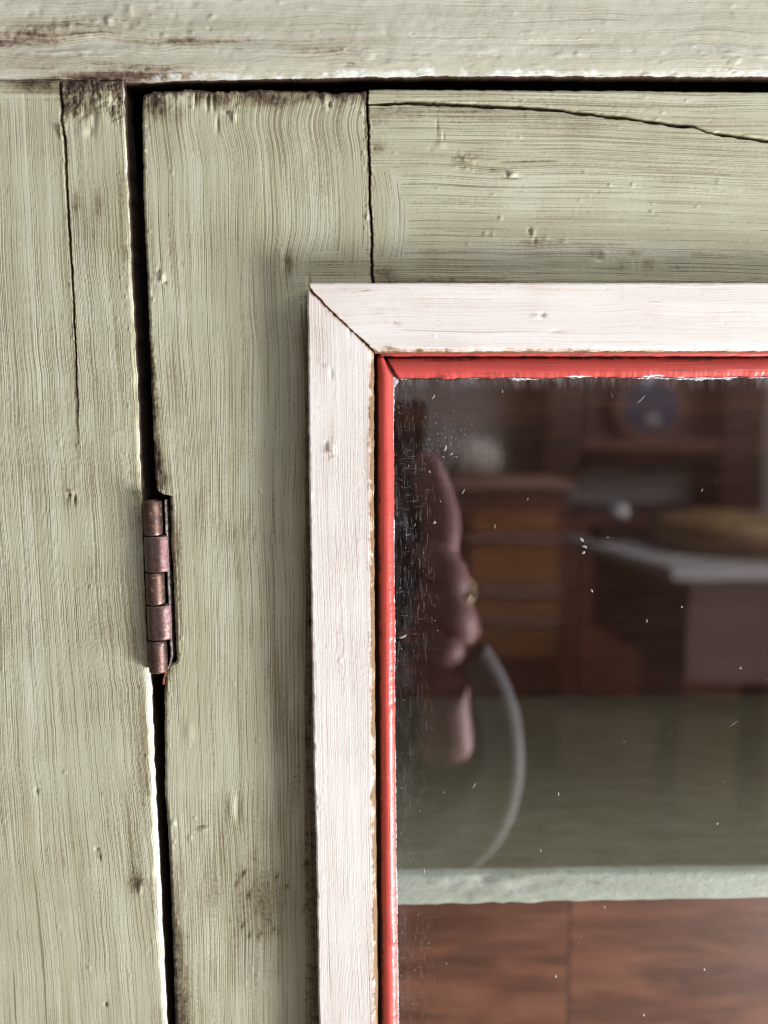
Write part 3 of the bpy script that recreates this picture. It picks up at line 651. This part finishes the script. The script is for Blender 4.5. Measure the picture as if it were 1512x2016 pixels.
# pin showing in the ends, and the leaf let into the door edge
def cyl(name, p0, p1, r0, mat, parent, n=24, r1=None, smooth=True):
    bm = bmesh.new(); p0, p1 = Vector(p0), Vector(p1); d = p1-p0
    rr = bmesh.ops.create_cone(bm, cap_ends=True, segments=n, radius1=r0, radius2=r0 if r1 is None else r1, depth=d.length)
    q = Vector((0, 0, 1)).rotation_difference(d)
    for v_ in bm.verts: v_.co = q @ v_.co + (p0+p1)/2
    o = bm_obj(name, bm, mat, parent, smooth)
    for p_ in o.data.polygons:
        if len(p_.vertices) > 4: p_.use_smooth = False
    return o
x0, z0 = P(axis_x(984), 984, HYc); x1, z1 = P(axis_x(1324), 1324, HYc)
cyl('pin', (x0, HYc, z0), (x1, HYc, z1), .0016, BRONZE, hinge)
t = NT('leaf_metal'); n1 = t.noise(t.pos(), 700, 4, .6)
t.bsdf(t.mix(t.mr(n1, .42, .6), (.10, .08, .07), (.34, .31, .28)), .45, .3, bump=n1, bd=.0002); LEAF = t.m
def strip(name, pts, wpx, yf, dep, mat, parent):
    vs = []
    for (px, py) in pts:
        for (xx, yy) in ((px-wpx/2, yf), (px+wpx/2, yf), (px+wpx/2, yf+dep), (px-wpx/2, yf+dep)):
            x, z = P(xx, py, yf); vs.append((x, yy, z))
    fs = [(0, 1, 2, 3), tuple(range(4*len(pts)-1, 4*len(pts)-5, -1))]
    for j in range(len(pts)-1):
        for i in range(4): fs.append((4*j+i, 4*j+4+i, 4*j+4+(i+1) % 4, 4*j+(i+1) % 4))
    o = mesh_obj(name, vs, fs, mat, parent, smooth=False)
    bv = o.modifiers.new('bevel', 'BEVEL'); bv.width = .0002; bv.segments = 2
    return o
strip('leaf', [(325, 984), (326, 1020), (327.5, 1056), (330, 1120), (333, 1190), (335, 1258), (337.5, 1290), (334, 1308), (329, 1318)], 3.6, -.0002, .012, LEAF, hinge)
strip('leaf', [(283, 992), (286, 1070), (290, 1190), (294.5, 1312)], 5., .0016, .012, BRONZE, hinge)

# small rust-stained wood scrap below the hinge
t = NT('raw_wood'); n1 = t.noise(t.vm('MULTIPLY', t.pos(), (1, 1, .4)), 900, 4, .6)
t.bsdf(t.mix(t.mr(n1, .4, .65), (.28, .09, .035), (.12, .05, .03)), .7, bump=n1, bd=.0003); RAW = t.m
strip('wood_splinter', [(327, 1319), (325, 1326), (322.5, 1336), (321, 1348)], 4.5, -.0001, .006, RAW, door)

# --- inside: shelf, back boards, carcass
def brown(name, c1, c2, c3, seed, sx=1., sz=6.):
    t = NT(name)
    p = t.vm('ADD', t.vm('MULTIPLY', t.pos(), (sx, 1., sz)), (seed*3.1, seed, seed*1.7))
    n1 = t.noise(p, 11, 5, .62, .8); n2 = t.noise(t.vm('MULTIPLY', p, (1, 1, 4)), 20, 4, .6)
    c = t.mix(t.mr(n1, .34, .66), c1, c2); c = t.mix(t.mr(n2, .5, .72, 0., .7), c, c3)
    t.bsdf(c, .45, bump=n2, bd=.0006, spec=.35); return t.m
BACKM = brown('brown_board', (.27, .125, .085), (.145, .055, .036), (.36, .19, .13), 2.)
DARKM = simple('shaded_wood', (.022, .014, .012), .8, var=.4, scale=40)  # taken near black, so the gap strips carry their shade in the colour
SHZF = P(1100, 1714, .030)[1]                   # top of the shelf
# where the photo shows shelf and back boards meet
u_ = 1008-1372; dy_ = FPX*ca+u_*sa; dz_ = -FPX*sa+u_*ca; BKY = SHZF/dz_*dy_ - D
XR = .62; ZT = P(0, 130, 0)[1]; ZB = -.62
t = NT('shelf_paint')
p = t.pos(); n1 = t.noise(t.vm('MULTIPLY', p, (1, 3, 3)), 60, 4, .6); n2 = t.noise(t.vm('MULTIPLY', p, (1, 2.2, 2)), 230, 4, .65, .5)
c = t.mix(t.mr(n1, .35, .65), (.50, .53, .47), (.58, .62, .57)); c = t.mix(t.mr(n2, .60, .70, 0., .8), c, (.66, .68, .60)); c = t.mix(t.mr(n2, .40, .30, 0., .7), c, (.27, .28, .22))
sp_ = t.n('ShaderNodeSeparateXYZ'); t.l(p, sp_.inputs[0])
c = t.mix(t.mr(sp_.outputs[1], .0312, .0325), c, t.mix(t.mr(n1, .3, .7), (.40, .38, .28), (.33, .31, .22)))
t.bsdf(c, .45, bump=n2, bd=.0004); SHM = t.m
# shelf: lumpy, slightly sagging front edge
xs = np.linspace(P(760, 1715, .03)[0]-.055, XR-.002, 230)
zt = np.array([P(785, 1717, .03)[1] + (x-P(785, 1717, .03)[0])*(P(1512, 1709, .03)[1]-P(785, 1717, .03)[1])/(P(1512, 1709, .03)[0]-P(785, 1717, .03)[0]) for x in xs])
zb = np.array([P(785, 1786, .03)[1] + (x-P(785, 1786, .03)[0])*(P(1512, 1772, .03)[1]-P(785, 1786, .03)[1])/(P(1512, 1772, .03)[0]-P(785, 1786, .03)[0]) for x in xs])
n = 20; ts = np.linspace(0, 1, n)
A, B = np.meshgrid(xs, ts, indexing='ij'); zt2, zb2 = zt[:, None], zb[:, None]
prof_y = .030 + .0016*(np.abs(2*B-1))**6 - .0008*fbm(A*320, B*4, 171, 3)*ss(.045, .0, np.abs(A-.045))*1.6
prof_z = zt2 + (zb2-zt2)*B + .0002*vn(A*260, B*0, 172)
rows = np.stack([A, prof_y, prof_z], -1)
backT = np.stack([xs, np.full(xs.shape, BKY), zt], -1)[:, None, :]; backB = np.stack([xs, np.full(xs.shape, BKY), zb], -1)[:, None, :]
mid = [np.stack([xs, np.full(xs.shape, .030+(BKY-.030)*q), zt+.0004*vn(xs*60, xs*0+q*5, 173)], -1)[:, None, :] for q in (1., .75, .5, .25, .1, .02)]
allr = np.concatenate(mid+[rows, backB], 1); r_, c_ = allr.shape[:2]; idx = np.arange(r_*c_).reshape(r_, c_)
F = np.stack([idx[:-1, :-1], idx[1:, :-1], idx[1:, 1:], idx[:-1, 1:]], -1).reshape(-1, 4)
sh = mesh_obj('shelf', allr.reshape(-1, 3), F, SHM, cab); tag(sh, 'pale green shelf with a lumpy front edge behind the glass')
# back boards, seams where the photo shows them
seams = [-.16]
for px in (560, 1120, 1790, 2480): seams.append(P(px, 1900, BKY)[0])
seams.append(XR)
for i in range(len(seams)-1):
    m = brown('brown_board', (.165, .062, .038), (.072, .025, .016), (.22, .10, .065), 2.+i*3.3)
    b = box('back_board', (seams[i]+.0003, seams[i+1]-.0003, BKY+.0005*(i % 2), BKY+.010, ZB, ZT+.03), m, cab, bev=.0003)
box('carcass_panel', (-.175, XR, BKY+.0115, BKY+.016, ZB, ZT+.04), DARKM, cab)
box('carcass_panel', (-.175, -.163, .012, BKY, ZB, ZT+.04), DARKM, cab)
box('carcass_panel', (XR, XR+.012, .012, BKY, ZB, ZT+.04), DARKM, cab)
box('carcass_panel', (-.175, XR+.012, .012, BKY, ZT+.04, ZT+.052), DARKM, cab)
box('carcass_panel', (-.175, XR+.012, .012, BKY, ZB-.012, ZB), DARKM, cab)
# near-black strips added behind the door gaps, standing in for unlit void
box('carcass_panel', (-.1625, P(735, 1000, 0)[0]-.02, .017, .024, ZB, ZT+.04), DARKM, cab)
box('carcass_panel', (P(735, 1000, 0)[0]-.02, XR, .017, .024, P(0, 600, 0)[1], ZT+.04), DARKM, cab)

# =================================================================== the room mirrored in the glass
WALL = simple('wall_plaster', (.42, .41, .42), .9, var=.12, scale=2.)
FLOORM = brown('floor_boards', (.20, .12, .08), (.12, .065, .045), (.26, .16, .11), 9., 3., 1.)
WOOD1 = brown('orange_wood', (.44, .19, .08), (.31, .125, .05), (.48, .24, .12), 4.)
WOOD2 = brown('red_wood', (.22, .09, .065), (.13, .05, .035), (.28, .12, .08), 6.)
WOOD3 = brown('dark_red_wood', (.060, .025, .024), (.035, .015, .015), (.09, .04, .035), 8.)
ZF = -1.25; WY = -3.3
tag(box('floor', (-2.5, 3.2, WY-.05, -.02, ZF-.02, ZF), FLOORM), kind='structure')
tag(box('wall', (-2.5, 3.2, WY-.15, WY-.05, ZF, 1.5), WALL), kind='structure')
def rbox(name, x0, x1, ytop, ybot, d0, d1, mat, parent=None, bev=0.):
    """box whose front face, d0 before the glass, mirrors at pixels x0..x1, ytop..ybot"""
    a = PR(x0, ytop, d0); b = PR(x1, ybot, d0)
    return box(name, (min(a.x, b.x), max(a.x, b.x), -d1, -d0, min(a.z, b.z), max(a.z, b.z)), mat, parent, bev)
# small chest with drawers
ch = empty('chest_of_drawers', (0, 0, 0)); tag(ch, 'small brown chest with orange drawer fronts, mirrored left in the glass', 'chest of drawers')
a = PR(905, 965, 2.2); b = PR(1118, 965, 2.2)
box('carcass', (a.x, b.x, -2.6, -2.2, ZF, PR(905, 958, 2.2).z), WOOD2, ch, .004)
rbox('top_board', 890, 1128, 945, 962, 2.18, 2.62, simple('pinkish_top', (.42, .24, .20), .5), ch, .004)
for (y0_, y1_) in ((1008, 1052), (1076, 1150), (1180, 1212), (1232, 1300)):
    rbox('drawer_front', 930, 1092, y0_, y1_, 2.185, 2.2, WOOD1, ch, .003)
for yy in (1062, 1163, 1220): rbox('drawer_rail', 922, 1098, yy-5, yy+5, 2.18, 2.2, simple('pale_rail', (.45, .30, .26), .5), ch)
# white covered bowl on the chest
def lathe(name, prof, mat, parent, loc, n=28):
    vs = []; fs = []
    for (r0, z0) in prof:
        for i in range(n): vs.append((loc[0]+r0*math.cos(2*math.pi*i/n), loc[1]+r0*math.sin(2*math.pi*i/n), loc[2]+z0))
    for j in range(len(prof)-1):
        for i in range(n): fs.append((j*n+i, j*n+(i+1) % n, (j+1)*n+(i+1) % n, (j+1)*n+i))
    fs.append(tuple(reversed(range(n)))); fs.append(tuple(range((len(prof)-1)*n, len(prof)*n)))
    return mesh_obj(name, vs, fs, mat, parent)
CER = simple('cream_ceramic', (.62, .60, .56), .35, var=.1)
c0 = PR(925, 945, 2.38)
tag(lathe('bowl', [(.05, 0), (.10, .03), (.115, .08), (.10, .115), (.06, .135), (.015, .14), (.01, .15)], CER, None, (c0.x, c0.y, PR(905, 945, 2.18).z)), 'pale covered bowl on the small chest', 'bowl')
# table with a pale rim, seen from a corner
tb = empty('table', (0, 0, 0)); tag(tb, 'brown table with a pale grey top, mirrored right in the glass', 'table')
T1 = PR(1085, 1000, 1.9); T2 = PR(1325, 1122, 1.35); T3 = PR(1560, 1108, 1.35); zt_ = T2.z
GREY = simple('grey_top', (.50, .50, .53), .4, var=.1)
def prism(name, pts, z0, z1, mat, parent):
    bm = bmesh.new(); lo = [bm.verts.new((x, y, z0)) for x, y in pts]; hi = [bm.verts.new((x, y, z1)) for x, y in pts]
    bm.faces.new(lo[::-1]); bm.faces.new(hi); n_ = len(pts)
    for i in range(n_): bm.faces.new((lo[i], lo[(i+1) % n_], hi[(i+1) % n_], hi[i]))
    bmesh.ops.recalc_face_normals(bm, faces=bm.faces); return bm_obj(name, bm, mat, parent)
prism('table_top', [(T2.x, T2.y), (T3.x+.5, T2.y), (T3.x+.5, T1.y), (T1.x+.02, T1.y)], zt_-.022, zt_, GREY, tb)
prism('table_side', [(T2.x+.05, T2.y-.03), (T3.x+.45, T2.y-.03), (T3.x+.45, T1.y+.03), (T1.x+.12, T1.y+.03)], zt_-.26, zt_-.0225, brown('table_wood', (.11, .045, .034), (.07, .028, .022), (.15, .065, .05), 7.), tb)
TWOOD = brown('table_wood', (.11, .045, .034), (.07, .028, .022), (.15, .065, .05), 7.)
for (x_, y_) in ((T2.x+.30, T2.y-.25), (T3.x+.4, T2.y-.25), (T1.x+.30, T1.y+.12), (T3.x+.4, T1.y+.12)):
    box('leg', (x_, x_+.05, y_-.05, y_, ZF, zt_-.262), TWOOD, tb, .003)
# round-lidded basket and a box on the table
bb = PR(1440, 1000, 1.62)
tag(lathe('basket', [(.17, 0), (.185, .03), (.18, .07), (.165, .085), (.05, .10)], brown('straw', (.30, .19, .09), (.18, .10, .05), (.36, .25, .12), 3.), None, (bb.x, -1.62, zt_)), 'wide straw basket on the pale table', 'basket')
bb = PR(1200, 1000, 1.8)
tag(box('wooden_tray', (bb.x-.04, bb.x+.16, -1.86, -1.74, zt_, zt_+.05), WOOD3, None, .004), 'dark wooden tray at the back of the pale table', 'tray')
# tall dark dresser with plate
dr = empty('dresser', (0, 0, 0)); tag(dr, 'tall dark brown dresser against the far wall', 'dresser')
rbox('upright', 1080, 1140, 560, 945, 3.0, 3.3, WOOD3, dr, .005)
rbox('upright', 1440, 1500, 560, 1000, 3.0, 3.3, WOOD3, dr, .005)
rbox('back_panel', 1140, 1440, 560, 868, 3.22, 3.3, WOOD3, dr)
rbox('shelf_board', 1140, 1440, 868, 885, 3.02, 3.3, WOOD2, dr, .003)
rbox('cornice', 1060, 1520, 540, 560, 2.98, 3.32, WOOD2, dr, .004)
a = PR(1080, 930, 2.95); b = PR(1500, 930, 2.95)
box('base_cupboard', (a.x, b.x, -3.3, -2.95, ZF, PR(1100, 1000, 2.95).z), WOOD3, dr, .005)
for k in range(2):
    box('cupboard_door', (a.x+.03+k*(b.x-a.x)/2, a.x-.03+(k+1)*(b.x-a.x)/2, -2.95, -2.93, ZF+.08, PR(1100, 1010, 2.95).z), WOOD2, dr, .004)
pc = PR(1280, 803, 3.12)
pl = empty('plate', pc); tag(pl, 'blue decorated plate on the dark dresser', 'plate')
def disc(name, r0, yoff, mat, parent, thick=.006):
    bm = bmesh.new(); bmesh.ops.create_cone(bm, cap_ends=True, segments=40, radius1=r0, radius2=r0*.93, depth=thick)
    for v_ in bm.verts: v_.co = Vector((v_.co.x, v_.co.z+yoff, v_.co.y))
    bmesh.ops.recalc_face_normals(bm, faces=bm.faces)
    return bm_obj(name, bm, mat, parent)
disc('rim', .16, 0, simple('brown_rim', (.16, .075, .06), .3), pl, .012); disc('blue_centre', .115, .010, simple('blue_glaze', (.03, .07, .15), .25), pl, .006)
bm = bmesh.new(); bmesh.ops.create_icosphere(bm, subdivisions=2, radius=.032); [setattr(v_, 'co', Vector((v_.co.x*1.1, v_.co.y*.35+.02, v_.co.z*.8-.06))) for v_ in bm.verts]
bm_obj('white_motif', bm, simple('white_glaze', (.5, .49, .5), .3), pl, True)
bm = bmesh.new(); bmesh.ops.create_icosphere(bm, subdivisions=3, radius=.028); c0 = PR(1222, 958, 2.6)
for v_ in bm.verts: v_.co += Vector((PR(1222, 958, 1.8).x, -1.8, zt_+.05+.028))
tag(bm_obj('ball', bm, simple('white_ball', (.75, .75, .78), .4), None, True), 'small white ball on the dark tray', 'ball')

# --- phone the picture is taken with, and the hand that holds it
ph = empty('phone', (0, -D, 0)); tag(ph, 'dark phone held upright facing the glass', 'phone')
BLK = simple('phone_black', (.02, .013, .016), .25, var=.3); 
PD = D + .010 + GY
a = PR(600, 790, PD); b = PR(838, 1285, PD)
o = box('phone_body', (a.x, b.x, -D-.014, -D-.006, b.z, a.z), BLK, None, .0035); o.parent = ph; o.location = (0, D, 0)
for (dx_, dz_2) in ((0, 0), (0, -.018), (-.018, -.009)):
    o = cyl('phone_lens', (dx_, -D-.0065, dz_2), (dx_, -D-.0045, dz_2), .0062, BLK, None); o.parent = ph; o.location = (0, D, 0)
# cord loop
cd_ = [(925, 1290), (955, 1330), (980, 1390), (994, 1450), (996, 1510), (986, 1570), (962, 1625), (930, 1668), (885, 1700), (850, 1720), (780, 1730), (700, 1700), (650, 1600), (640, 1450), (680, 1290)]
cu = bpy.data.curves.new('strap', 'CURVE'); cu.dimensions = '3D'; cu.bevel_depth = .0125; cu.bevel_resolution = 5
sp = cu.splines.new('NURBS'); sp.points.add(len(cd_)-1); sp.use_endpoint_u = True; sp.order_u = 4
for i, (px, py) in enumerate(cd_):
    q = PR(px, py, PD+.0); sp.points[i].co = (q.x, q.y, q.z, 1)
so = bpy.data.objects.new('strap_curve', cu); COL.objects.link(so)
bpy.context.view_layer.update()
me = bpy.data.meshes.new_from_object(so.evaluated_get(bpy.context.evaluated_depsgraph_get())); bpy.data.objects.remove(so)
me.materials.clear(); me.materials.append(simple('grey_cord', (.46, .45, .49), .7)); me.polygons.foreach_set('use_smooth', [True]*len(me.polygons))
o = link(bpy.data.objects.new('strap', me), ph); o.location = (0, D, 0)

# hand: one skinned surface, px/py as mirrored in the glass, third value mm behind the phone's back face
SKIN = simple('skin', (.80, .43, .45), .5, var=.12, scale=60)
J = []; E = []; Rr = []
def jt(px, py, off, r, par=None):
    J.append(PR(px, py, PD + off*MM)); Rr.append(r*MM); i = len(J)-1
    if par is not None: E.append((par, i))
    return i
wr = jt(884, 1400, 16, 18)
hl = jt(868, 1330, 12, 21, wr)
pm0 = jt(862, 1265, 8, 23, hl); pm1 = jt(862, 1190, 6, 21, pm0)
i0 = jt(862, 1110, 2, 13, pm1); i1 = jt(868, 1010, -4, 14, i0); i2 = jt(846, 935, -8, 12, i1); i3 = jt(832, 880, -8, 8.5, i2)       # index along the edge
m0 = jt(900, 1195, 2, 12, pm1); m1_ = jt(886, 1130, -14, 13.5, m0); m2_ = jt(850, 1090, -16, 11, m1_); m3_ = jt(815, 1078, -13, 9.5, m2_)
r0 = jt(908, 1240, 0, 12, pm0); r1 = jt(904, 1206, -16, 13, r0); r2 = jt(860, 1172, -18, 11, r1); r3 = jt(812, 1168, -14, 9.5, r2)
p0 = jt(890, 1305, 0, 11, pm0); p1 = jt(884, 1272, -16, 13, p0); p2 = jt(848, 1256, -17, 10, p1); p3 = jt(808, 1255, -13, 8.5, p2)
t0_ = jt(880, 1290, 22, 12, hl); t1_ = jt(860, 1200, 26, 10, t0_); t2_ = jt(845, 1120, 24, 8.5, t1_); t3_ = jt(830, 1060, 20, 7, t2_)
f1_ = jt(872, 1490, 40, 21, wr); f2_ = jt(862, 1560, 90, 22, f1_); 
me = bpy.data.meshes.new('person'); me.from_pydata([tuple(p) for p in J], E, [])
pe = bpy.data.objects.new('person', me); COL.objects.link(pe)
tag(pe, 'right hand and forearm gripping the dark phone, gold ring on one finger', 'person')
sk = pe.modifiers.new('skin', 'SKIN'); sk.use_smooth_shade = True; sb = pe.modifiers.new('sub', 'SUBSURF'); sb.levels = 2; sb.render_levels = 2
for i, sv in enumerate(me.skin_vertices[0].data): sv.radius = (Rr[i], Rr[i]); sv.use_root = (i == wr)
me.materials.append(SKIN)
# ring
bm = bmesh.new()
q0 = (J[m0]+J[m1_])/2; dv = (J[m1_]-J[m0]).normalized(); q = Vector((0, 0, 1)).rotation_difference(dv)
nr, nt = 28, 8; vs = []
for i in range(nr):
    for j in range(nt):
        A1, A2 = 2*math.pi*i/nr, 2*math.pi*j/nt
        vs.append(bm.verts.new(q @ Vector(((.0128+.0016*math.cos(A2))*math.cos(A1), (.0128+.0016*math.cos(A2))*math.sin(A1), .0026*math.sin(A2))) + q0))
for i in range(nr):
    for j in range(nt): bm.faces.new((vs[i*nt+j], vs[i*nt+(j+1) % nt], vs[((i+1) % nr)*nt+(j+1) % nt], vs[((i+1) % nr)*nt+j]))
bmesh.ops.recalc_face_normals(bm, faces=bm.faces)
bm_obj('ring', bm, simple('gold', (.85, .75, .45), .3, 0.6), pe, True)
# dark sleeve
s0, s1 = J[wr].lerp(J[f1_], .72), J[f2_]+(J[f2_]-J[f1_])*.6
o = cyl('sleeve', s0, s1, .030, simple('dark_cloth', (.03, .028, .03), .9), pe, 28, .050)
